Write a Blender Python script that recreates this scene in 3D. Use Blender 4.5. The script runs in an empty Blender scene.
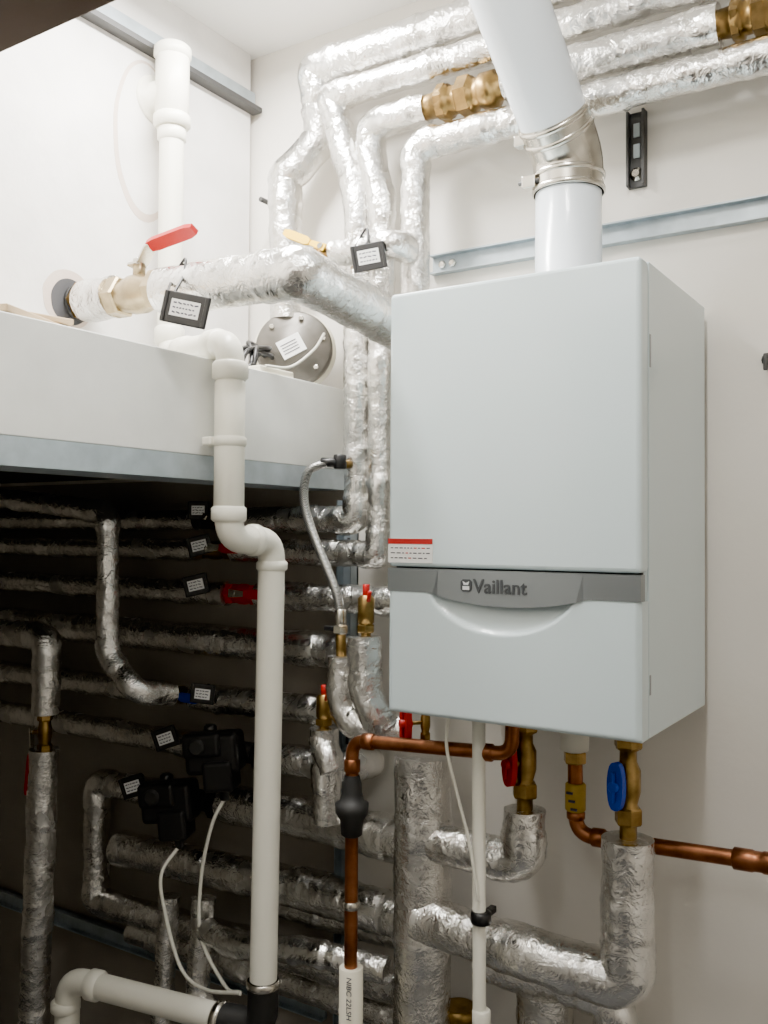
import bpy, bmesh, math, random
from mathutils import Vector, Matrix, noise
random.seed(7)
V=Vector
sc=bpy.context.scene
sc.view_settings.view_transform='AgX'
try: sc.view_settings.look='AgX - Punchy'
except Exception: pass
sc.view_settings.exposure=0.92
# ---------------------------------------------------------------- materials
def mk(name):
    m=bpy.data.materials.new(name); m.use_nodes=True
    nt=m.node_tree; b=nt.nodes['Principled BSDF']
    return m,nt,b
def simple(name,col,rough=.5,metal=0,bump=0,bscale=60,coat=0,var=0,vscale=8,spec=None):
    m,nt,b=mk(name)
    b.inputs['Base Color'].default_value=(*col,1)
    b.inputs['Roughness'].default_value=rough
    b.inputs['Metallic'].default_value=metal
    b.inputs['Coat Weight'].default_value=coat
    b.inputs['Coat Roughness'].default_value=.08
    tc=nt.nodes.new('ShaderNodeTexCoord')
    if var:
        n=nt.nodes.new('ShaderNodeTexNoise'); n.inputs['Scale'].default_value=vscale; n.inputs['Detail'].default_value=6
        nt.links.new(tc.outputs['Object'],n.inputs['Vector'])
        r=nt.nodes.new('ShaderNodeValToRGB')
        r.color_ramp.elements[0].position=.3; r.color_ramp.elements[1].position=.7
        r.color_ramp.elements[0].color=(*[c*(1-var) for c in col],1)
        r.color_ramp.elements[1].color=(*[min(1,c*(1+var*.5)) for c in col],1)
        nt.links.new(n.outputs['Fac'],r.inputs['Fac']); nt.links.new(r.outputs['Color'],b.inputs['Base Color'])
    if bump:
        n=nt.nodes.new('ShaderNodeTexNoise'); n.inputs['Scale'].default_value=bscale; n.inputs['Detail'].default_value=4
        nt.links.new(tc.outputs['Object'],n.inputs['Vector'])
        bp=nt.nodes.new('ShaderNodeBump'); bp.inputs['Strength'].default_value=bump; bp.inputs['Distance'].default_value=.002
        nt.links.new(n.outputs['Fac'],bp.inputs['Height']); nt.links.new(bp.outputs['Normal'],b.inputs['Normal'])
    return m
def foil_mat(name,col,rough,strength=.5):
    m,nt,b=mk(name)
    b.inputs['Metallic'].default_value=1.0
    tc=nt.nodes.new('ShaderNodeTexCoord')
    n1=nt.nodes.new('ShaderNodeTexNoise'); n1.inputs['Scale'].default_value=34; n1.inputs['Detail'].default_value=4; n1.inputs['Distortion'].default_value=3.0
    v=nt.nodes.new('ShaderNodeTexVoronoi'); v.inputs['Scale'].default_value=80
    nt.links.new(tc.outputs['Object'],n1.inputs['Vector'])
    mixv=nt.nodes.new('ShaderNodeVectorMath'); mixv.operation='MULTIPLY_ADD'
    nt.links.new(n1.outputs['Color'],mixv.inputs[0]); mixv.inputs[1].default_value=(.03,.03,.03)
    nt.links.new(tc.outputs['Object'],mixv.inputs[2]); nt.links.new(mixv.outputs[0],v.inputs['Vector'])
    add=nt.nodes.new('ShaderNodeMath'); add.operation='MULTIPLY_ADD'; add.inputs[1].default_value=.5
    nt.links.new(v.outputs['Distance'],add.inputs[0]); nt.links.new(n1.outputs['Fac'],add.inputs[2])
    bp=nt.nodes.new('ShaderNodeBump'); bp.inputs['Strength'].default_value=strength; bp.inputs['Distance'].default_value=.004
    nt.links.new(add.outputs[0],bp.inputs['Height']); nt.links.new(bp.outputs['Normal'],b.inputs['Normal'])
    n2=nt.nodes.new('ShaderNodeTexNoise'); n2.inputs['Scale'].default_value=14; n2.inputs['Detail'].default_value=4
    nt.links.new(tc.outputs['Object'],n2.inputs['Vector'])
    r=nt.nodes.new('ShaderNodeValToRGB'); r.color_ramp.elements[0].position=.35; r.color_ramp.elements[1].position=.65
    r.color_ramp.elements[0].color=(*[c*.76 for c in col],1); r.color_ramp.elements[1].color=(*col,1)
    nt.links.new(n2.outputs['Fac'],r.inputs['Fac']); nt.links.new(r.outputs['Color'],b.inputs['Base Color'])
    mr=nt.nodes.new('ShaderNodeMapRange'); mr.inputs['From Min'].default_value=.35; mr.inputs['From Max'].default_value=.68
    mr.inputs['To Min'].default_value=rough+.16; mr.inputs['To Max'].default_value=rough-.03
    nt.links.new(n2.outputs['Fac'],mr.inputs['Value']); nt.links.new(mr.outputs[0],b.inputs['Roughness'])
    return m
FOIL=foil_mat('foil',(.82,.805,.775),.15,.62)
TAPE=foil_mat('foil_tape',(.90,.89,.865),.12,.45)
WALL=simple('wall_paint',(.775,.74,.68),.75,bump=.3,bscale=45,var=.06,vscale=4)
WALLB=simple('wall_plaster',(.72,.70,.675),.85,bump=.8,bscale=28,var=.15,vscale=6)
PATCH=simple('plaster_patch',(.54,.45,.39),.85,bump=.4,bscale=40,var=.08)
RECESS_SHADE=simple('recess_shade',(.36,.33,.295),.85,bump=.2,var=.15,vscale=4)  # dark colour stands in for the shade under the ledge
CEIL=simple('ceiling_paint',(.9,.89,.87),.8)
FLOOR=simple('floor_screed',(.14,.14,.14),.8,bump=.3,var=.15)
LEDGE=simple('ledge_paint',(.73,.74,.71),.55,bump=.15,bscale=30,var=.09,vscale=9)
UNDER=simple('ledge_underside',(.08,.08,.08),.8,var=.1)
GALV=simple('galvanised',(.42,.48,.52),.42,metal=.45,var=.15,vscale=30)
DSTEEL=simple('dark_steel',(.07,.07,.07),.5,metal=.5)
STEEL=simple('stainless',(.60,.57,.51),.22,metal=1,bump=.1,bscale=40)
DISC=simple('cast_grey',(.12,.11,.095),.42,metal=.35,var=.25,vscale=20)
PVC=simple('pvc_white',(.80,.78,.68),.35,var=.02)
PVCC=simple('pvc_cream',(.74,.70,.57),.4)
FLUE=simple('flue_white',(.76,.82,.88),.25,coat=.3)
BOIL=simple('boiler_enamel',(.60,.705,.735),.28,coat=.5,bump=.05,bscale=260,var=.01,vscale=2)
STRIP=simple('boiler_strip',(.23,.25,.26),.32,metal=.6)
LOGO=simple('logo_grey',(.05,.055,.06),.4)
LOGOW=simple('logo_white',(.7,.72,.73),.4)
GAP=simple('gap_dark',(.05,.05,.055),.7)
COPPER=simple('copper',(.32,.13,.065),.38,metal=1,var=.45,vscale=25)
BRASS=simple('brass',(.33,.215,.08),.35,metal=1,var=.4,vscale=40,bump=.15,bscale=80)
BRASSP=simple('brass_pale',(.42,.34,.21),.33,metal=.95,var=.25,vscale=40)
BLACK=simple('black_plastic',(.010,.010,.011),.35)
RUBBER=simple('black_rubber',(.018,.018,.018),.6)
RED=simple('red_handle',(.42,.002,.002),.45)
YEL=simple('yellow_handle',(.80,.50,.0),.5)
YSL=simple('yellow_tape',(.42,.27,.03),.5,var=.2,vscale=50)
BLUE=simple('blue_handle',(.004,.05,.42),.35)
WHITE=simple('label_white',(.8,.8,.78),.5)
INK=simple('ink',(.05,.05,.08),.6)
m,nt,b=mk('hose_braid'); BRAID=m
b.inputs['Metallic'].default_value=.9; b.inputs['Roughness'].default_value=.35
tc=nt.nodes.new('ShaderNodeTexCoord'); ck=nt.nodes.new('ShaderNodeTexChecker'); ck.inputs['Scale'].default_value=420
ck.inputs['Color1'].default_value=(.55,.55,.53,1); ck.inputs['Color2'].default_value=(.12,.12,.12,1)
nt.links.new(tc.outputs['Object'],ck.inputs['Vector']); nt.links.new(ck.outputs['Color'],b.inputs['Base Color'])
WOODD=simple('door_head_brown',(.13,.075,.05),.6,var=.2)
EMIT,nt,b=mk('lamp_diffuser')
b.inputs['Base Color'].default_value=(.9,.9,.9,1); b.inputs['Emission Color'].default_value=(1,.98,.95,1); b.inputs['Emission Strength'].default_value=6
# ---------------------------------------------------------------- builder
def frame(ax,hint=None):
    ax=V(ax).normalized()
    h=V(hint) if hint is not None else V((0,0,1))
    if abs(ax.dot(h.normalized()))>.95: h=V((0,1,0)) if abs(ax.y)<.9 else V((1,0,0))
    x=h.cross(ax).normalized(); y=ax.cross(x).normalized()
    return x,y,ax
class B:
    def __init__(s,name): s.n=name; s.v=[]; s.f=[]; s.mi=[]; s.sm=[]; s.m=[]
    def mat(s,m):
        if m not in s.m: s.m.append(m)
        return s.m.index(m)
    def add(s,vs,fs,m,smooth=True):
        o=len(s.v); k=s.mat(m); s.v+=[tuple(p) for p in vs]
        for f in fs: s.f.append([i+o for i in f]); s.mi.append(k); s.sm.append(smooth)
    def lathe(s,o,ax,prof,m,seg=24,smooth=True,hint=None,caps=True):
        o=V(o); x,y,a=frame(ax,hint); vs=[];fs=[]
        for t,r in prof:
            for i in range(seg):
                an=2*math.pi*i/seg; vs.append(o+a*t+x*(r*math.cos(an))+y*(r*math.sin(an)))
        n=len(prof)
        for j in range(n-1):
            for i in range(seg):
                i2=(i+1)%seg; fs.append([j*seg+i,j*seg+i2,(j+1)*seg+i2,(j+1)*seg+i])
        s.add(vs,fs,m,smooth)
        if caps:
            s.add([vs[i] for i in range(seg)],[list(range(seg))[::-1]],m,False)
            s.add([vs[(n-1)*seg+i] for i in range(seg)],[list(range(seg))],m,False)
    def cyl(s,p0,p1,r,m,seg=24,bev=None):
        p0=V(p0);p1=V(p1);L=(p1-p0).length
        bv=min(r*.15,L*.2) if bev is None else bev
        s.lathe(p0,p1-p0,[(0,r-bv),(bv,r),(L-bv,r),(L,r-bv)],m,seg)
    def hexn(s,p0,p1,r,m):
        p0=V(p0);p1=V(p1);L=(p1-p0).length
        s.lathe(p0,p1-p0,[(0,r*.9),(L*.12,r),(L*.88,r),(L,r*.9)],m,6,False)
    def box(s,c,size,m,rot=None,bev=0.0,seg=2):
        bm=bmesh.new(); bmesh.ops.create_cube(bm,size=1)
        for v in bm.verts: v.co=V((v.co.x*size[0],v.co.y*size[1],v.co.z*size[2]))
        if bev>0: bmesh.ops.bevel(bm,geom=list(bm.edges),offset=bev,segments=seg,affect='EDGES',profile=.5)
        R=rot if rot is not None else Matrix.Identity(3)
        c=V(c); bm.verts.index_update()
        s.add([c+R@v.co for v in bm.verts],[[v.index for v in f.verts] for f in bm.faces],m,False); bm.free()
    def prism(s,poly,origin,ux,uy,th,m):
        o=V(origin);ux=V(ux);uy=V(uy);nz=ux.cross(uy).normalized(); n=len(poly)
        a=[o+ux*p[0]+uy*p[1]-nz*th/2 for p in poly]; b2=[o+ux*p[0]+uy*p[1]+nz*th/2 for p in poly]
        fs=[list(range(n))[::-1],list(range(n,2*n))]+[[i,(i+1)%n,n+(i+1)%n,n+i] for i in range(n)]
        s.add(a+b2,fs,m,False)
    def tube(s,pts,r,m,seg=20,bend=None,step=None,crinkle=0,fs_=6,tape=None,caps=True,smoothcurve=False,phase=0.):
        pts=[V(p) for p in pts]
        if bend is None: bend=r*1.6
        path=[pts[0]]
        if smoothcurve:
            path=[];P=[pts[0]*2-pts[1]]+pts+[pts[-1]*2-pts[-2]]
            for i in range(1,len(P)-2):
                for k in range(10):
                    t=k/10; a,b_,c,d=P[i-1:i+3]
                    path.append(.5*((2*b_)+(c-a)*t+(2*a-5*b_+4*c-d)*t*t+(3*b_-a-3*c+d)*t**3))
            path.append(pts[-1])
        else:
            for i in range(1,len(pts)-1):
                p=pts[i];a=(pts[i-1]-p);c=(pts[i+1]-p);la=a.length;lc=c.length;a.normalize();c.normalize()
                d=min(bend,la*.49,lc*.49); p0=p+a*d;p1=p+c*d
                for k in range(fs_+1):
                    t=k/fs_; path.append((1-t)**2*p0+2*t*(1-t)*p+t*t*p1)
            path.append(pts[-1])
        if step:
            q=[path[0]]
            for a,b_ in zip(path,path[1:]):
                L=(b_-a).length; n=max(1,int(round(L/step)))
                for k in range(1,n+1): q.append(a.lerp(b_,k/n))
            path=q
        T=[]
        for i in range(len(path)):
            a=path[max(0,i-1)];b_=path[min(len(path)-1,i+1)]; T.append((b_-a).normalized())
        x,y,_=frame(T[0]); vs=[];fs=[];mats=[];dist=phase
        inner=pts[1:-1] if tape else []
        for i,p in enumerate(path):
            if i:
                dist+=(p-path[i-1]).length
                x=(x-T[i]*x.dot(T[i])).normalized(); 
            y=T[i].cross(x)
            rr=r; tp=False
            if tape:
                ph=dist%tape
                if ph<.055: rr=r+.0018; tp=True
                for q_ in inner:
                    if (p-q_).length<r*1.7: rr=r+.0026; tp=True
            mats.append(tp)
            amp=crinkle*(1.35 if tp else 1)
            for k in range(seg):
                an=2*math.pi*k/seg; dr=x*math.cos(an)+y*math.sin(an); q=rr
                if crinkle:
                    pp=(p+dr*r)
                    q+=amp*(.6*noise.noise(pp*75)+noise.noise(pp*22+V((3,1,9))))
                vs.append(p+dr*q)
        n=len(path)
        f1=[];f2=[]
        for j in range(n-1):
            for k in range(seg):
                k2=(k+1)%seg; (f2 if mats[j] else f1).append([j*seg+k,j*seg+k2,(j+1)*seg+k2,(j+1)*seg+k])
        o=len(s.v); s.v+=[tuple(p) for p in vs]
        for fl,mm in ((f1,m),(f2,TAPE if tape else m)):
            k_=s.mat(mm) if fl else 0
            for f in fl: s.f.append([i+o for i in f]); s.mi.append(k_); s.sm.append(True)
        if caps:
            s.add([vs[i] for i in range(seg)],[list(range(seg))[::-1]],m,False)
            s.add([vs[(n-1)*seg+i] for i in range(seg)],[list(range(seg))],m,False)
    def done(s,parent=None):
        me=bpy.data.meshes.new(s.n); me.from_pydata(s.v,[],s.f)
        for m in s.m: me.materials.append(m)
        me.polygons.foreach_set('material_index',s.mi); me.polygons.foreach_set('use_smooth',s.sm); me.update()
        ob=bpy.data.objects.new(s.n,me); bpy.context.collection.objects.link(ob)
        if parent: ob.parent=parent
        return ob
def foilpipe(pts,r,bend=None,phase=None,tape=.26,name='insulated_pipe'):
    b=B(name); b.tube(pts,r,FOIL,seg=26,bend=bend if bend else r*1.0,step=.007,crinkle=.0028,tape=tape,fs_=5,phase=random.random()*.2 if phase is None else phase)
    return b
def IP(*a,**k): return foilpipe(*a,**k).done()
def text(body,size,origin,ux,uy,m,parent,ext=.0006,spacing=1,bold=0):
    cu=bpy.data.curves.new('t','FONT'); cu.body=body; cu.size=size; cu.extrude=ext; cu.offset=bold; cu.space_character=spacing
    tmp=bpy.data.objects.new('t',cu); bpy.context.collection.objects.link(tmp)
    dg=bpy.context.evaluated_depsgraph_get(); me=bpy.data.meshes.new_from_object(tmp.evaluated_get(dg))
    bpy.data.objects.remove(tmp)
    ux=V(ux).normalized();uy=V(uy).normalized();uz=ux.cross(uy)
    M=Matrix((ux,uy,uz)).transposed().to_4x4(); M.translation=V(origin); me.transform(M)
    me.materials.clear(); me.materials.append(m)
    ob=bpy.data.objects.new('lettering',me); bpy.context.collection.objects.link(ob); ob.parent=parent
    return ob
def rotz(d): return Matrix.Rotation(math.radians(d),3,'Z')
# ---------------------------------------------------------------- room shell
def slab(name,lo,hi,m,bev=0):
    b=B(name); c=[(a+d)/2 for a,d in zip(lo,hi)]; s=[d-a for a,d in zip(lo,hi)]
    b.box(c,s,m,bev=bev); return b.done()
CZ=2.74
slab('floor',(-1.95,-3.3,-.1),(1.75,.12,0),FLOOR)
slab('ceiling',(-1.95,-3.3,CZ),(1.75,.12,CZ+.1),CEIL)
slab('wall_back',(-1.95,0,0),(1.75,.12,CZ),WALL)
slab('wall_left',(-2.05,-3.3,0),(-1.95,.12,CZ),WALL)
slab('wall_right',(1.65,-3.3,0),(1.75,0,CZ),WALL)
slab('wall_front',(-1.95,-3.4,0),(1.75,-3.3,CZ),WALL)
b=B('wall_partition')
b.box((-.975,-1.29,CZ/2),(1.95,.12,CZ),WALL)
b.box((1.35,-1.29,CZ/2),(.6,.12,CZ),WALL)
b.box((.525,-1.29,(CZ+2.1)/2),(1.05,.12,CZ-2.1),WALL)
b.done()
slab('wall_recess_shade',(-1.949,-.004,.001),(-.375,-.0005,1.69),RECESS_SHADE)  # thin sheet added over the back wall, ledge shade painted into its colour
b=B('trim_door_head'); b.box((.525,-1.27,2.064),(1.05,.15,.08),WOODD,bev=.003); b.done()
b=B('wall_bulkhead'); b.box((-.705,-.62,(CZ+1.86)/2),(.10,1.2,CZ-1.86),WALLB)
b.done()
b=B('trim_ceiling_rail'); b.box((-.640,-.61,2.597),(.03,1.2,.012),DSTEEL); b.box((-.651,-.61,2.62),(.006,1.2,.05),GALV); b.done()
b=B('concrete_ledge')
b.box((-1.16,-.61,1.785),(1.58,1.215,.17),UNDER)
b.box((-.378,-.61,1.7925),(.02,1.215,.185),LEDGE,bev=.002)
b.box((-.51,-.61,1.875),(.27,1.215,.012),LEDGE)
b.done()
b=B('steel_channel')
b.box((-.371,-.61,1.677),(.006,1.215,.045),GALV); b.box((-.43,-.61,1.657),(.12,1.215,.006),GALV); b.box((-.43,-.61,1.697),(.12,1.215,.005),GALV)
b.done()
b=B('plaster_patch')
def ell(yy,zz,ry,rz,mm,xx,wob=.04):
    n=40; b.add([(xx,yy+ry*math.cos(2*math.pi*i/n)*(1+wob*math.sin(5*i)),zz+rz*math.sin(2*math.pi*i/n)) for i in range(n)]+[(-.66,yy+ry*math.cos(2*math.pi*i/n),zz+rz*math.sin(2*math.pi*i/n)) for i in range(n)],[list(range(n))]+[[i,(i+1)%n,n+(i+1)%n,n+i] for i in range(n)],mm,False)
ell(-.36,2.40,.088,.175,PATCH,-.6546,.01); ell(-.357,2.406,.080,.163,WALLB,-.6543,.01)
ell(-.552,2.015,.062,.058,PATCH,-.6546,.02); ell(-.55,2.01,.045,.046,GAP,-.6540,.01)
b.done()
# ---------------------------------------------------------------- boiler
YF=-.397
bo=B('wall_hung_boiler')
bo.box((.22,-.195,1.61),(.434,.35,.716),BOIL,bev=.006)
bo.box((.22,-.372,1.61),(.430,.012,.712),GAP)
bo.box((.22,-.3775,1.7345),(.44,.039,.471),BOIL,bev=.007,seg=3)
bo.box((.436,-.19,1.61),(.008,.335,.72),BOIL,bev=.002)
bo.box((.004,-.19,1.61),(.008,.335,.72),BOIL,bev=.002)
bo.box((.4402,-.352,1.835),(.001,.006,.05),STRIP); bo.box((.4402,-.352,1.33),(.001,.006,.03),STRIP)
nx,nz=88,70; z0,z1=1.25,1.458
def lowz(x):
    u=(x-.22)/.135
    return 1.457-.018*(1-u*u)**.8 if abs(u)<1 else 1.457
vs=[];fs=[]
for j in range(nz+1):
    for i in range(nx+1):
        x=.44*i/nx; z=z0+(z1-z0)*j/nz
        u=(x-.210)/.128; sc_=0
        if abs(u)<1:
            zb=1.460-.066*(1-abs(u)**2.2)**.7
            d=(z-zb)
            if d>0: sc_=.006*min(1,d/.006)+.012*min(1,d/.05)
            sc_*=min(1,(1-abs(u))/.10)
        ed=min(x,.44-x); eb=z-z0; rd=0
        for e in (ed,eb):
            if e<.007: rd=max(rd,.007-math.sqrt(max(0,.007**2-(.007-e)**2)))
        vs.append((x,YF+sc_+rd,z))
for j in range(nz):
    for i in range(nx):
        a=j*(nx+1)+i; fs.append([a,a+1,a+nx+2,a+nx+1])
bo.add(vs,fs,BOIL)
bo.box((.003,-.376,1.354),(.006,.03,.206),BOIL); bo.box((.437,-.376,1.354),(.006,.03,.206),BOIL); bo.box((.22,-.372,1.2535),(.43,.036,.005),BOIL)
n=40; top=[(.44*i/n,1.4965) for i in range(n+1)]; bot=[(.44*i/n,lowz(.44*i/n)) for i in range(n+1)]
vs=[(x,YF-.001,z) for x,z in top]+[(x,YF-.003 if abs(x-.22)<.13 else YF-.001,z) for x,z in bot]+[(x,YF+.02,z) for x,z in bot]+[(x,YF+.02,z) for x,z in top]
fs=[]
for i in range(n):
    m1=n+1
    fs.append([m1+i,m1+i+1,i+1,i]); fs.append([2*m1+i,2*m1+i+1,m1+i+1,m1+i]); fs.append([i,i+1,3*m1+i+1,3*m1+i])
fs.append([n,n+1+n,2*(n+1)+n,3*(n+1)+n][::-1])
bo.add(vs,fs,STRIP,False)
bo.box((.0445,YF-.0006,1.5265),(.088,.0012,.041),WHITE)
bo.box((.0445,YF-.0014,1.5425),(.088,.001,.009),RED)
for r_ in range(3):
    x=.006
    while x<.08:
        w=random.uniform(.003,.009); bo.box((x+w/2,YF-.0014,1.531-r_*.0085),(w,.0006,.0018),INK if random.random()<.8 else RED); x+=w+.003
bobj=bo.done()
text('Vaillant',.032,(.1660,YF-.0035,1.4605),(1,0,0),(0,0,1),LOGO,bobj,ext=.0004,bold=.0004,spacing=1.0)
b=B('logo_badge')
b.prism([(.004,0),(.016,0),(.020,.004),(.020,.016),(.016,.020),(.004,.020),(0,.016),(0,.004)],(.143,YF-.002,1.4615),(1,0,0),(0,0,1),.003,LOGO)
b.prism([(.004,.003),(.016,.003),(.016,.009),(.004,.009)],(.143,YF-.0036,1.4615),(1,0,0),(0,0,1),.001,LOGOW)
b.prism([(.006,.011),(.014,.011),(.016,.017),(.010,.014),(.004,.017)],(.143,YF-.0036,1.4615),(1,0,0),(0,0,1),.001,LOGOW)
b.done(bobj)
# ---------------------------------------------------------------- flue
b=B('flue_pipe')
fx,fy=.237,-.17
b.lathe((fx,fy,1.966),(0,0,1),[(0,.066),(.012,.066),(.014,.06),(.22,.059)],FLUE,48)
d=V((-.12,-1,1)).normalized()
b.tube([(fx,fy,2.17),(fx,fy,2.235),V((fx,fy,2.235))+d*.085],.0625,STEEL,seg=48,bend=.045,fs_=3)
for z in (2.17,2.196): b.cyl((fx,fy,z),(fx,fy,z+.010),.0655,STEEL,48)
p=V((fx,fy,2.235))
for q in (.048,.072): b.cyl(p+d*q,p+d*(q+.010),.0655,STEEL,48)
b.box((fx-.055,fy-.045,2.188),(.026,.02,.022),STEEL,bev=.002); b.cyl((fx-.075,fy-.05,2.188),(fx-.035,fy-.05,2.188),.004,DSTEEL,8)
b.box(p+d*.065+V((-.062,-.01,-.02)),(.022,.02,.02),STEEL,bev=.002)
b.lathe(p+d*.07,d,[(0,.0605),(.62,.0605)],FLUE,48)
b.done()
b=B('mounting_rail')
b.box((.62,-.0025,2.137),(1.52,.005,.040),GALV); b.box((.62,-.012,2.156),(1.52,.02,.003),GALV); b.box((.62,-.012,2.118),(1.52,.02,.003),GALV)
for x in (-.115,-.09,.7,.9): b.lathe((x,-.004,2.137),(0,-1,0),[(0,.009),(.006,.009),(.008,.006)],STEEL,6,False)
b.done()
b=B('slotted_bracket')
b.box((.311,-.004,2.293),(.036,.008,.145),DSTEEL,bev=.001)
b.box((.296,-.012,2.293),(.005,.02,.145),DSTEEL,bev=.001); b.box((.326,-.012,2.293),(.005,.02,.145),DSTEEL,bev=.001)
for z in (2.33,2.29): b.box((.311,-.0095,z),(.012,.003,.026),GALV)
b.lathe((.311,-.008,2.245),(0,-1,0),[(0,.013),(.003,.013),(.003,.007),(.010,.007)],STEEL,20)
b.done()
b=B('wall_hook'); b.lathe((.545,0,1.868),(0,-1,0),[(0,.012),(.004,.012),(.005,.005),(.03,.005)],DSTEEL,12); b.box((.545,-.028,1.86),(.008,.006,.03),DSTEEL,bev=.002); b.done()
# ---------------------------------------------------------------- upper pipes
Yp=-.12
IP([(1.6,Yp,2.357),(-.116,Yp,2.355),(-.116,Yp,1.28),(-.116,-.02,1.28)],.030)
IP([(1.6,Yp,2.430),(.62,Yp,2.430)],.035)
IP([(.49,Yp,2.430),(.09,Yp,2.430)],.035)
IP([(-.088,Yp,2.428),(-.17,Yp,2.428),(-.241,-.105,2.43),(-.238,-.1,2.36),(-.211,-.1,2.267),(-.211,-.1,1.512),(-.52,-.1,1.512)],.029,bend=.02)
for x0,x1 in ((-.088,.09),(.49,.62)):
    b=B('brass_union'); L=x1-x0
    b.lathe((x0,Yp,2.429),(1,0,0),[(0,.024),(L*.15,.026),(L*.16,.032),(L*.3,.034),(L*.31,.028),(L*.42,.028),(L*.6,.036),(L*.62,.030),(L*.7,.030),(L*.72,.035),(L*.88,.035),(L*.9,.026),(L,.024)],BRASS,32)
    b.hexn((x0+L*.42,Yp,2.429),(x0+L*.6,Yp,2.429),.040,BRASS); b.hexn((x0+L*.16,Yp,2.429),(x0+L*.28,Yp,2.429),.037,BRASS); b.done()
IP([(1.6,Yp,2.512),(-.337,Yp,2.512),(-.309,-.1,2.397),(-.272,-.1,2.28),(-.270,-.1,1.585),(-.64,-.1,1.585)],.030,bend=.02)
IP([(1.6,Yp,2.590),(-.385,-.11,2.590),(-.390,-.075,2.45),(-.478,-.1,2.365),(-.470,-.1,2.04)],.038,bend=.012)
b=B('pipe_hanger'); b.box((-.56,-.012,2.37),(.03,.02,.09),DSTEEL,bev=.002); b.cyl((-.56,-.02,2.34),(-.56,-.09,2.34),.006,DSTEEL,10); b.done()
IP([(-.115,-.15,2.13),(-.115,-.2,2.13),(-.262,-.2,2.133)],.027,tape=.12)
def leverValve(c,ax,r,L,lev_mat,lev_dir,up,llen,name='ball_valve',body=BRASS,wid=.011):
    b=B(name); c=V(c);ax=V(ax).normalized();up=V(up).normalized();ld=V(lev_dir).normalized()
    s=c-ax*L/2
    b.lathe(s,ax,[(0,r*.75),(L*.2,r*.8),(L*.22,r*.8),(L*.32,r*.85),(L*.42,r),(L*.58,r),(L*.68,r*.85),(L*.8,r*.8),(L,r*.75)],body,28)
    b.hexn(s+ax*L*.02,s+ax*L*.22,r*1.05,body); b.hexn(s+ax*L*.78,s+ax*L*.98,r*1.05,body)
    b.cyl(c+up*r*.8,c+up*(r+.018),r*.32,body,16); b.hexn(c+up*(r+.012),c+up*(r+.020),r*.36,STEEL)
    o=c+up*(r+.016); side=up.cross(ld).normalized()
    b.prism([(-.012,-wid*.9),(llen*.35,-wid*.55),(llen*.35,wid*.55),(-.012,wid*.9)],o,ld,side,.003,lev_mat if lev_mat is YEL else STEEL)
    o2=o+ld*llen*.3
    pl=[(0,-wid*.6),(llen*.1,-wid),(llen*.6,-wid),(llen*.7,-wid*.6),(llen*.7,wid*.6),(llen*.6,wid),(llen*.1,wid),(0,wid*.6)]
    b.prism(pl,o2,ld+up*.08,side,.007,lev_mat)
    return b.done()
leverValve((-.278,-.2,2.134),(1,0,0),.02,.07,YEL,(-.8,0,.36),(.12,-.95,.25),.10,wid=.009)
IP([(-.315,-.2,2.135),(-.345,-.2,2.135),(-.345,-.02,2.135)],.02)
VY=-.53
IP([(-.412,VY,2.002),(-.098,VY,1.991),(-.102,-.03,1.942)],.044,bend=.008,tape=.2)
IP([(-.630,VY,2.012),(-.548,VY,2.010)],.039,tape=.1)
b=B('ball_valve'); s=V((-.553,VY,2.008)); ax=V((1,0,-.02)).normalized(); L=.145; r=.037
b.lathe(s,ax,[(0,r*.8),(L*.2,r*.85),(L*.3,r*.85),(L*.42,r),(L*.58,r),(L*.7,r*.85),(L*.8,r*.85),(L,r*.8)],BRASSP,32)
b.hexn(s+ax*L*.02,s+ax*L*.24,r*1.08,BRASSP); b.hexn(s+ax*L*.78,s+ax*L*.98,r*1.08,BRASSP)
cc=s+ax*L*.5; b.cyl(cc+V((0,0,r*.8)),cc+V((0,0,r+.022)),.012,BRASSP,16); b.hexn(cc+V((0,0,r+.018)),cc+V((0,0,r+.03)),.012,STEEL)
q0=cc+V((-.018,0,r+.018)); q1=cc+V((.006,0,r+.018)); q2=cc+V((.034,-.003,r+.050)); q3=cc+V((.150,-.010,r+.058))
tl=V((0,.85,-.5)).normalized()
for a_,b_,w_,mm,t_ in ((q0,q1,.030,STEEL,.004),(q1,q2,.026,STEEL,.004),(q2,q3,.026,RED,.010)):
    dd=(b_-a_); l_=dd.length; dd.normalize(); sd=tl if mm is RED else V((0,1,-.15)); sd=(sd-dd*sd.dot(dd)).normalized()
    b.prism([(-.003,-w_/2*.8),(l_*.12,-w_/2),(l_*.88,-w_/2),(l_+.003,-w_/2*.7),(l_+.003,w_/2*.7),(l_*.88,w_/2),(l_*.12,w_/2),(-.003,w_/2*.8)],a_,dd,sd,t_,mm)
b.done()
b=B('pipe_collar'); b.cyl((-.6535,VY,2.012),(-.646,VY,2.012),.037,RUBBER); b.cyl((-.647,VY,2.012),(-.643,VY,2.012),.033,simple('seal_blue',(.01,.03,.10),.5)); b.hexn((-.645,VY,2.012),(-.624,VY,2.012),.040,BRASS); b.done()
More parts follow.
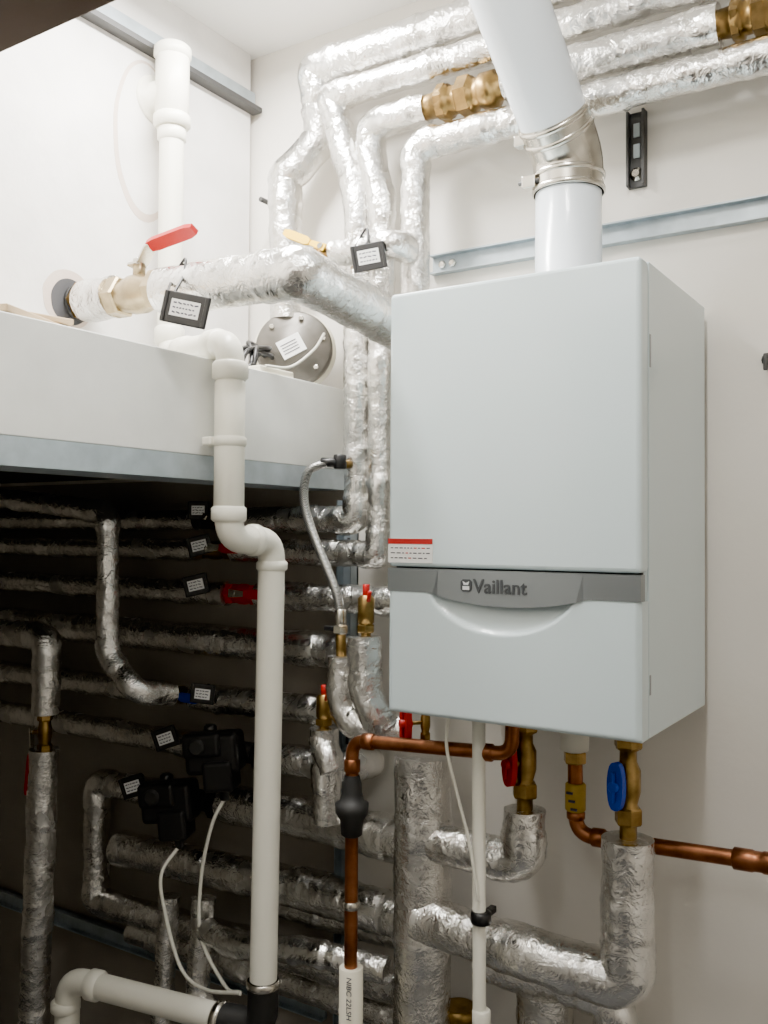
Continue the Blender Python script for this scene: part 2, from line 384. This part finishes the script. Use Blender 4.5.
# ---------------------------------------------------------------- tags
def tag(c,w,h,yaw=30,roll=0,tie=None):
    b=B('label_tag'); R=rotz(yaw)@Matrix.Rotation(math.radians(roll),3,'Y'); c=V(c)
    b.box(c,(w,.005,h),BLACK,R,bev=.0024)
    for sx in (-1,1): b.box(c+R@V((sx*w*.44,-.0015,0)),(w*.1,.006,h*.98),BLACK,R,bev=.002)
    b.box(c+R@V((0,-.0027,0)),(w*.62,.001,h*.52),WHITE,R)
    for k in range(3):
        x=-w*.26
        while x<w*.22:
            ww=random.uniform(.003,.008); b.box(c+R@V((x+ww/2,-.0034,(1-k)*h*.15)),(ww,.0004,h*.045),INK,R@Matrix.Rotation(random.uniform(-.4,.4),3,'Y')); x+=ww+.002
    if tie: 
        b.tube([c+R@V((-w*.45,0,h*.4)),V(tie)+V((-.02,-.03,.0)),V(tie)+V((0,-.02,.035)),V(tie)+V((.012,-.035,0)),c+R@V((-w*.3,0,h*.45))],.0026,BLACK,seg=6,smoothcurve=True)
    return b.done()
tag((-.298,-.590,1.942),.084,.056,28,12,(-.335,-.535,2.01))
tag((-.147,-.245,2.098),.068,.054,28,-10,(-.17,-.2,2.13))
tag((-.695,-.145,1.607),.050,.042,30,0,(-.70,-.1,1.585))
tag((-.690,-.145,1.524),.058,.046,30,-14,(-.70,-.1,1.512))
tag((-.695,-.150,1.431),.060,.048,30,-14,(-.70,-.1,1.411))
tag((-.67,-.150,1.178),.058,.046,30,6,(-.68,-.1,1.16))
tag((-.790,-.150,1.060),.060,.050,30,-20,(-.80,-.1,1.042))
tag((-.895,-.155,.930),.062,.052,30,-18,(-.90,-.1,.915))
# ---------------------------------------------------------------- lower rows
Yr=-.1
IP([(-1.93,Yr,1.585),(-.74,Yr,1.585)],.026)
IP([(-1.93,Yr,1.512),(-.74,Yr,1.512)],.026)
IP([(-.62,Yr,1.512),(-.5,Yr,1.512)],.027)
IP([(-1.93,Yr,1.410),(-.64,Yr,1.410)],.028)
IP([(-.54,Yr,1.412),(-.06,Yr,1.414),(-.06,-.02,1.414)],.031)
IP([(-1.93,Yr,1.297),(-.27,Yr,1.297),(-.235,-.19,1.24)],.038)
IP([(-1.93,Yr,1.150),(-.84,Yr,1.155)],.030)
IP([(-.74,Yr,1.158),(-.33,Yr,1.165)],.032)
IP([(-1.93,Yr,1.040),(-.71,Yr,1.040)],.030)
IP([(-.52,Yr,1.044),(-.29,Yr,1.05),(-.28,-.02,1.05)],.034)
IP([(-.85,Yr,.905),(-1.09,Yr,.900),(-1.09,Yr,.590),(-.55,Yr,.61),(-.09,-.13,.635)],.034)
IP([(-.64,Yr,.918),(-.35,Yr,.927),(-.09,-.14,.93)],.045)
IP([(-1.0,Yr,.745),(-.35,Yr,.768),(-.09,-.13,.775)],.043)
IP([(-.75,-.17,.70),(-.75,-.19,.40),(-.75,-.19,.02)],.024)
IP([(-.64,-.17,.72),(-.64,-.19,.50),(-.56,-.19,.46),(-.1,-.17,.50)],.026)
IP([(-.56,-.05,.69),(-.1,-.06,.705)],.028)
IP([(-.60,-.20,.665),(-.50,-.22,.665),(-.30,-.22,.70),(-.12,-.2,.70)],.026)
IP([(-.95,Yr,.545),(-.12,-.1,.555)],.030)
leverValve((-.68,Yr,1.585),(1,0,0),.024,.12,BLACK,(1,0,.0),(0,-1,.2),.10,body=RUBBER)
leverValve((-.68,Yr,1.512),(1,0,0),.022,.12,RED,(1,0,.0),(0,-1,.2),.16,wid=.013)
leverValve((-.59,Yr,1.411),(1,0,0),.024,.10,RED,(1,0,.0),(0,-1,.1),.12,body=RED)
leverValve((-.79,Yr,1.157),(1,0,0),.022,.10,BLUE,(1,0,.0),(0,-1,.1),.10)
def actuator(c,s=1.0):
    b=B('valve_actuator'); c=V(c); R=rotz(24)@Matrix.Rotation(math.radians(-6),3,'Y')
    b.cyl(c+V((-.10,.0,0)),c+V((.11,.0,0)),.024,RUBBER); b.hexn(c+V((-.085,.0,0)),c+V((-.055,0,0)),.032,BLACK); b.hexn(c+V((.060,.0,0)),c+V((.095,0,0)),.036,BLACK)
    b.cyl(c,c+V((0,-.05,.01)),.026,BLACK)
    b.box(c+V((0,-.075,.012)),(.125,.07,.090),BLACK,R,bev=.012,seg=3)
    b.box(c+V((-.012,-.10,.032)),(.09,.05,.055),BLACK,R,bev=.010,seg=3)
    b.box(c+V((.02,-.075,-.035)),(.07,.07,.07),BLACK,R,bev=.010,seg=3)
    b.lathe(c+V((-.012,-.12,.030)),R@V((0,-1,0)),[(0,.02),(.012,.019),(.014,.014)],RUBBER,20)
    b.cyl(c+V((.035,-.08,-.09)),c+V((.035,-.08,-.02)),.010,BLACK,14)
    b.lathe(c+V((-.03,-.06,.05)),(0,0,1),[(0,.016),(.014,.015),(.018,.01)],BLACK,16)
    return b.done()
actuator((-.605,-.1,1.045)); actuator((-.745,-.1,.912))
b=B('actuator_cable'); b.tube([(-.57,-.18,.96),(-.59,-.20,.9),(-.62,-.2,.78),(-.60,-.22,.66),(-.50,-.25,.59),(-.44,-.27,.60)],.004,PVC,seg=8,smoothcurve=True); b.done()
b=B('actuator_cable'); b.tube([(-.71,-.18,.827),(-.705,-.24,.78),(-.68,-.25,.70),(-.62,-.26,.60),(-.54,-.27,.580),(-.43,-.28,.605)],.004,PVC,seg=8,smoothcurve=True); b.done()
IP([(-1.93,-.3,1.66),(-1.3,-.3,1.645),(-.828,-.3,1.600),(-.822,-.3,1.27),(-.735,-.29,1.195),(-.715,-.2,1.18)],.025)
IP([(-1.93,-.3,1.30),(-1.04,-.3,1.30),(-1.04,-.3,1.115)],.033)
IP([(-1.045,-.3,1.03),(-1.07,-.3,.35),(-1.07,-.3,.01)],.035)
leverValve((-1.043,-.3,1.07),(0,0,1),.017,.10,RED,(0,0,-1),(-1,-.5,0),.15,wid=.014)
# ---------------------------------------------------------------- pvc stack
b=B('drain_pipe')
X0,Y0=-.60,-.335
b.lathe((-.654,Y0,2.50),(1,0,0),[(0,.052),(.006,.051),(.009,.036),(.03,.036),(.032,.034),(.05,.034)],PVC,32)
b.cyl((X0,Y0,2.445),(X0,Y0,2.60),.036,PVC,32); b.cyl((X0,Y0,2.575),(X0,Y0,2.603),.040,PVC,32); b.cyl((X0,Y0,2.425),(X0,Y0,2.455),.040,PVC,32)
b.tube([(X0,Y0,2.45),(X0,Y0,1.935),(-.32,-.45,1.912),(-.32,-.45,1.541),(-.32,-.324,1.541),(-.315,-.345,.66)],.0265,PVC,seg=28,bend=.045,fs_=8)
b.cyl((X0,Y0,2.395),(X0,Y0,2.425),.031,PVC,32)
b.cyl((X0,Y0,1.955),(X0,Y0,1.995),.032,PVC,32)
b.cyl((-.50,-.376,1.927),(-.54,-.360,1.930),.031,PVC,32)
b.cyl((-.40,-.417,1.919),(-.365,-.431,1.916),.031,PVC,32)
b.cyl((-.32,-.45,1.84),(-.32,-.45,1.875),.034,PVC,32)
b.cyl((-.32,-.45,1.60),(-.32,-.45,1.84),.0285,PVC,32)
b.cyl((-.32,-.45,1.575),(-.32,-.45,1.605),.033,PVC,32)
b.cyl((-.32,-.39,1.541),(-.32,-.37,1.541),.031,PVC,32)
b.cyl((-.32,-.324,1.48),(-.32,-.324,1.50),.031,PVC,32)
b.cyl((-.32,-.45,1.715),(-.32,-.45,1.735),.032,PVC,32); b.box((-.350,-.45,1.725),(.035,.018,.016),PVC,bev=.003)
b.box((-.345,-.478,1.725),(.022,.018,.016),PVC,bev=.003)
b.tube([(-.315,-.345,.69),(-.315,-.345,.60),(-.40,-.367,.60)],.030,RUBBER,seg=28,bend=.035)
b.cyl((-.315,-.345,.675),(-.315,-.345,.69),.033,STEEL,28)
b.tube([(-.36,-.36,.60),(-.787,-.426,.60),(-.795,-.43,.02)],.026,PVC,seg=28,bend=.045,fs_=8)
b.cyl((-.73,-.418,.60),(-.70,-.412,.60),.031,PVC,32); b.cyl((-.792,-.428,.53),(-.792,-.428,.555),.031,PVC,32)
b.cyl((-.415,-.369,.60),(-.395,-.366,.60),.033,STEEL,28)
b.done()
# ---------------------------------------------------------------- pump on ledge
b=B('circulation_pump')
c=V((-.425,-.13,1.972)); n=V((.55,-.83,.12)).normalized(); k_=1.08
b.lathe(c-n*.09,n,[(0,.05*k_),(.01,.058*k_),(.055,.06*k_),(.058,.080*k_),(.075,.080*k_),(.080,.074*k_),(.080,.052*k_),(.085,.048*k_),(.087,.0)],DISC,48)
b.lathe(c-n*.050,n,[(0,.080*k_),(.006,.087*k_),(.014,.087*k_),(.018,.080*k_)],PVCC,48)
x_,y_,_=frame(n)
for i in range(6):
    a=i*math.pi/3+.3; q=c-n*.012+(x_*math.cos(a)+y_*math.sin(a))*.069; b.lathe(q,n,[(0,.006),(.006,.006),(.007,.004)],STEEL,6,False)
ux=(x_*math.cos(.5)+y_*math.sin(.5)); uy=n.cross(ux)
b.prism([(-.028,-.022),(.028,-.022),(.028,.022),(-.028,.022)],c-n*.002-x_*.005,ux,uy,.003,WHITE)
for k in range(4): b.prism([(-.022,-.012+k*.007),(.016,-.012+k*.007),(.016,-.0105+k*.007),(-.022,-.0105+k*.007)],c+n*.0002-x_*.005,ux,uy,.001,INK)
b.cyl(c+V((-.045,.03,.04)),c+V((-.045,.03,.085)),.022,BRASS)
b.done()
b=B('junction_box'); b.box((-.40,-.245,1.890),(.05,.11,.018),PVCC,bev=.003); b.done()
b=B('power_cable')
random.seed(3)
for k in range(7):
    j=lambda s_:random.uniform(-s_,s_)
    b.tube([(-.49+j(.02),-.14,1.95+j(.02)),(-.46+j(.02),-.21+j(.02),1.955+j(.015)),(-.44+j(.015),-.26+j(.02),1.925+j(.02)),(-.44+j(.02),-.29+j(.02),1.897),(-.50+j(.02),-.27,1.893)],.0055,BLACK,seg=8,smoothcurve=True)
b.done()
random.seed(11)
b=B('pump_cable'); b.tube([(-.34,-.13,1.99),(-.345,-.16,1.95),(-.36,-.22,1.905),(-.37,-.29,1.897)],.003,PVC,seg=8,smoothcurve=True); b.done()
b=B('timber_offcut'); tm=simple('timber',(.50,.38,.24),.7,var=.2); b.box((-.50,-.82,1.893),(.20,.22,.012),tm,rotz(20),bev=.002); b.box((-.51,-.80,1.907),(.15,.18,.010),tm,rotz(-12),bev=.002); b.done()
# ---------------------------------------------------------------- hose + vents
b=B('braided_hose')
b.cyl((-.27,-.12,1.702),(-.27,-.16,1.702),.010,BRASS,12); b.cyl((-.27,-.165,1.690),(-.27,-.165,1.72),.014,BLACK,14); b.cyl((-.275,-.17,1.703),(-.305,-.185,1.704),.010,BLACK,14)
b.tube([(-.295,-.18,1.703),(-.325,-.2,1.685),(-.338,-.2,1.64),(-.325,-.2,1.58),(-.285,-.2,1.50),(-.25,-.2,1.43),(-.240,-.2,1.385)],.0095,BRAID,seg=14,smoothcurve=True)
b.cyl((-.241,-.2,1.40),(-.240,-.2,1.365),.012,STEEL,16); b.hexn((-.240,-.2,1.368),(-.240,-.2,1.35),.016,STEEL)
b.cyl((-.240,-.2,1.352),(-.238,-.2,1.30),.011,BRASS,16); b.box((-.262,-.205,1.36),(.03,.008,.01),BLACK,bev=.002)
b.done()
def vent(c,h=.09,r=.02):
    b=B('air_vent'); c=V(c)
    b.lathe(c,(0,0,1),[(0,r*.6),(h*.1,r*.6),(h*.12,r*.85),(h*.3,r*.85),(h*.32,r),(h*.8,r),(h*.86,r*.7)],BRASS,24)
    b.hexn(c+V((0,0,h*.12)),c+V((0,0,h*.28)),r*1.1,BRASS); b.cyl(c+V((0,0,h*.84)),c+V((0,0,h*1.08)),r*.42,RED,14)
    b.cyl(c+V((r*.7,-.01,h*.75)),c+V((r*1.1,-.015,h*.95)),r*.25,RED,10)
    return b.done()
vent((-.178,-.2,1.345),.10,.017); vent((-.280,-.2,1.150),.085,.017)
IP([(-.234,-.2,1.305),(-.234,-.2,1.20),(-.19,-.2,1.165),(-.10,-.18,1.165)],.031,tape=.12)
IP([(-.172,-.215,1.350),(-.166,-.215,1.225),(-.13,-.2,1.17)],.033,tape=.12)
IP([(-.279,-.2,1.155),(-.277,-.19,.96)],.030,tape=.13); IP([(-.285,-.2,1.14),(-.25,-.21,1.07)],.028,tape=.1)
# ---------------------------------------------------------------- trunk & branches
foilpipe([(-.055,-.18,1.125),(-.055,-.18,.01)],.056,name='insulated_header',tape=.22).done()
IP([(-.045,-.19,.965),(.167,-.2,.965),(.167,-.2,1.062)],.037)
IP([(-.05,-.2,.82),(.20,-.215,.815),(.356,-.2,.80),(.356,-.2,1.045)],.043,bend=.035)
def tvalve(x,y,z0,z1,hm,hx,r=.018):
    b=B('isolation_valve'); L=z1-z0
    b.lathe((x,y,z0),(0,0,1),[(0,r*.8),(L*.12,r*.8),(L*.14,r*1.1),(L*.25,r*1.1),(L*.28,r*.85),(L*.38,r*1.15),(L*.55,r*1.15),(L*.62,r*.8),(L*.7,r*.8),(L*.72,r*1.15),(L*.86,r*1.15),(L*.88,r*.7),(L,r*.7)],BRASS,28)
    b.hexn((x,y,z0+L*.12),(x,y,z0+L*.26),r*1.3,BRASS); b.hexn((x,y,z0+L*.72),(x,y,z0+L*.87),r*1.35,BRASS)
    zc=z0+L*.45; o=V((x,y,zc)); dr=V((hx,-1,0)).normalized()
    b.cyl(o,o+dr*.032,r*.45,BRASS,14)
    side=V((0,0,1)).cross(dr).normalized()
    pl=[(.010*math.copysign(abs(math.cos(t))**.7,math.cos(t))*1.5,.040*math.sin(t)) for t in [2*math.pi*i/20 for i in range(20)]]
    b.prism(pl,o+dr*.036,side,V((0,0,1)),.012,hm); b.box(o+dr*.046,(.006,.008,.05),hm,bev=.002); b.cyl(o+dr*.026,o+dr*.05,.009,hm,14)
    return b.done()
tvalve(.168,-.2,1.06,1.255,RED,-.45); tvalve(.357,-.2,1.043,1.255,BLUE,-.25)
tvalve(-.01,-.25,1.16,1.26,RED,-.9,.008)
b=B('copper_pipe')
b.tube([(-.140,-.3,.73),(-.140,-.3,1.165),(.185,-.29,1.180),(.185,-.29,1.255)],.0125,COPPER,seg=20,bend=.03,fs_=8)
b.cyl((-.14,-.3,1.105),(-.14,-.3,1.13),.0155,COPPER,20); b.cyl((-.115,-.3,1.1665),(-.09,-.3,1.1675),.0155,COPPER,20); b.cyl((.12,-.292,1.177),(.15,-.291,1.178),.0155,COPPER,20)
b.lathe((-.14,-.3,.985),(0,0,1),[(0,.014),(.004,.020),(.03,.022),(.045,.031),(.062,.032),(.066,.024),(.082,.019),(.10,.018),(.115,.014)],RUBBER,28)
b.lathe((-.14,-.3,.85),(0,0,1),[(0,.0145),(.003,.017),(.012,.017),(.015,.0145)],STEEL,20)
b.done()
b=B('plastic_sleeve'); b.cyl((-.139,-.3,.02),(-.139,-.3,.742),.0225,PVCC,28,bev=.001); ob=b.done()
text('NIBC 22LSH  15/8',.015,(-.1315,-.3255,.735),(0,0,-1),(1,.1,0),INK,ob,ext=.0004)
b=B('condensate_pipe'); b.cyl((.126,-.3,1.255),(.134,-.3,.02),.0115,PVC,20,bev=.001)
b.lathe((.132,-.3,.885),(0,0,1),[(0,.013),(.002,.018),(.02,.018),(.022,.013)],BLACK,20); b.box((.132,-.275,.895),(.012,.05,.012),BLACK,bev=.002)
b.cyl((.1335,-.3,.70),(.1335,-.3,.74),.016,PVC,20)
b.done()
b=B('control_cable'); b.tube([(.09,-.34,1.255),(.085,-.34,1.19),(.10,-.33,1.11),(.118,-.32,1.03),(.135,-.315,.93)],.003,PVC,seg=8,smoothcurve=True); b.done()
b=B('gas_pipe')
b.tube([(.243,-.15,1.19),(.245,-.15,1.018),(.60,-.15,1.032),(1.6,-.15,1.05)],.0135,COPPER,seg=20,bend=.035,fs_=8)
b.lathe((.242,-.15,1.165),(0,0,1),[(0,.016),(.004,.026),(.045,.026),(.049,.019),(.06,.019),(.09,.019)],PVC,24)
b.hexn((.243,-.15,1.145),(.243,-.15,1.167),.021,BRASS)
b.cyl((.244,-.15,1.06),(.2445,-.15,1.11),.0185,YSL,20); 
for k in range(3): b.box((.2445+.004*(k-1),-.169,1.095-.014*k),(.012,.003,.004),INK)
b.cyl((.245,-.15,1.045),(.245,-.15,1.06),.0165,COPPER,20); b.cyl((.275,-.15,1.0192),(.30,-.15,1.0202),.0165,COPPER,20)
b.lathe((.515,-.15,1.0287),(1,0,.03),[(0,.015),(.002,.018),(.03,.018),(.034,.0165),(.045,.0165),(.048,.018),(.075,.018),(.077,.015)],COPPER,24)
b.done()
foilpipe([(.165,-.1,.70),(.165,-.1,.01)],.052).done()
b=foilpipe([(-.005,-.12,.585),(-.005,-.12,.01)],.038)
b.lathe((-.005,-.12,.585),(0,0,1),[(0,.030),(.01,.033),(.020,.033),(.022,.037),(.045,.037),(.048,.030)],BRASS,28); b.done()
IP([(.03,-.1,.72),(.30,-.1,.72),(.30,-.1,.01)],.036)
for x in (-.355,):
    b=B('wall_strut'); b.box((x,-.003,.82),(.041,.006,1.62),GALV); b.box((x-.019,-.015,.82),(.003,.03,1.62),GALV); b.box((x+.019,-.015,.82),(.003,.03,1.62),GALV)
    for k in range(14): b.box((x,-.0065,.1+k*.11),(.012,.002,.03),GAP)
    b.done()
for z in (.47,):
    b=B('wall_strut'); b.box((-1.15,-.022,z),(1.5,.006,.041),GALV); b.box((-1.15,-.030,z+.019),(1.5,.02,.003),GALV); b.box((-1.15,-.030,z-.019),(1.5,.02,.003),GALV); b.done()
# ---------------------------------------------------------------- lights
def lamp(x,y0,y1,power,w=.12,col=(1,.98,.94)):
    b=B('unseen_ceiling_light'); yc=(y0+y1)/2
    b.box((x,yc,CZ-.014),(w,y1-y0,.028),FLUE,bev=.003); b.box((x,yc,CZ-.036),(w*.8,y1-y0-.04,.02),EMIT,bev=.008); o=b.done()
    l=bpy.data.lights.new('lamp','AREA'); l.shape='RECTANGLE'; l.size=w; l.size_y=y1-y0; l.energy=power; l.color=col
    lo=bpy.data.objects.new('lamp_light',l); lo.location=(x,yc,CZ-.05); bpy.context.collection.objects.link(lo); lo.parent=o
lamp(-.32,-.86,-.22,34)
lamp(.48,-1.1,-.80,11)  # unseen second batten, added to brighten boiler front and right wall
lamp(.7,-2.9,-2.0,8)  # unseen corridor lamp, added behind the camera as fill through the doorway
w=bpy.data.worlds.new('w'); sc.world=w; w.use_nodes=True; w.node_tree.nodes['Background'].inputs[0].default_value=(.8,.85,.9,1); w.node_tree.nodes['Background'].inputs[1].default_value=.05
# ---------------------------------------------------------------- camera
yaw,pitch,roll=.57375,.02244,.00624
f=V((-math.sin(yaw)*math.cos(pitch),math.cos(yaw)*math.cos(pitch),math.sin(pitch)))
r0=V((math.cos(yaw),math.sin(yaw),0)); u0=r0.cross(f)
r=r0*math.cos(roll)+u0*math.sin(roll); u=-r0*math.sin(roll)+u0*math.cos(roll)
cam=bpy.data.cameras.new('camera'); co=bpy.data.objects.new('camera',cam); bpy.context.collection.objects.link(co)
M=Matrix((r,u,-f)).transposed().to_4x4(); M.translation=V((.86033,-1.74268,1.55668)); co.matrix_world=M
cam.sensor_fit='VERTICAL'; cam.sensor_height=36; cam.lens=924.887*36/1024; cam.clip_start=.02
sc.camera=co
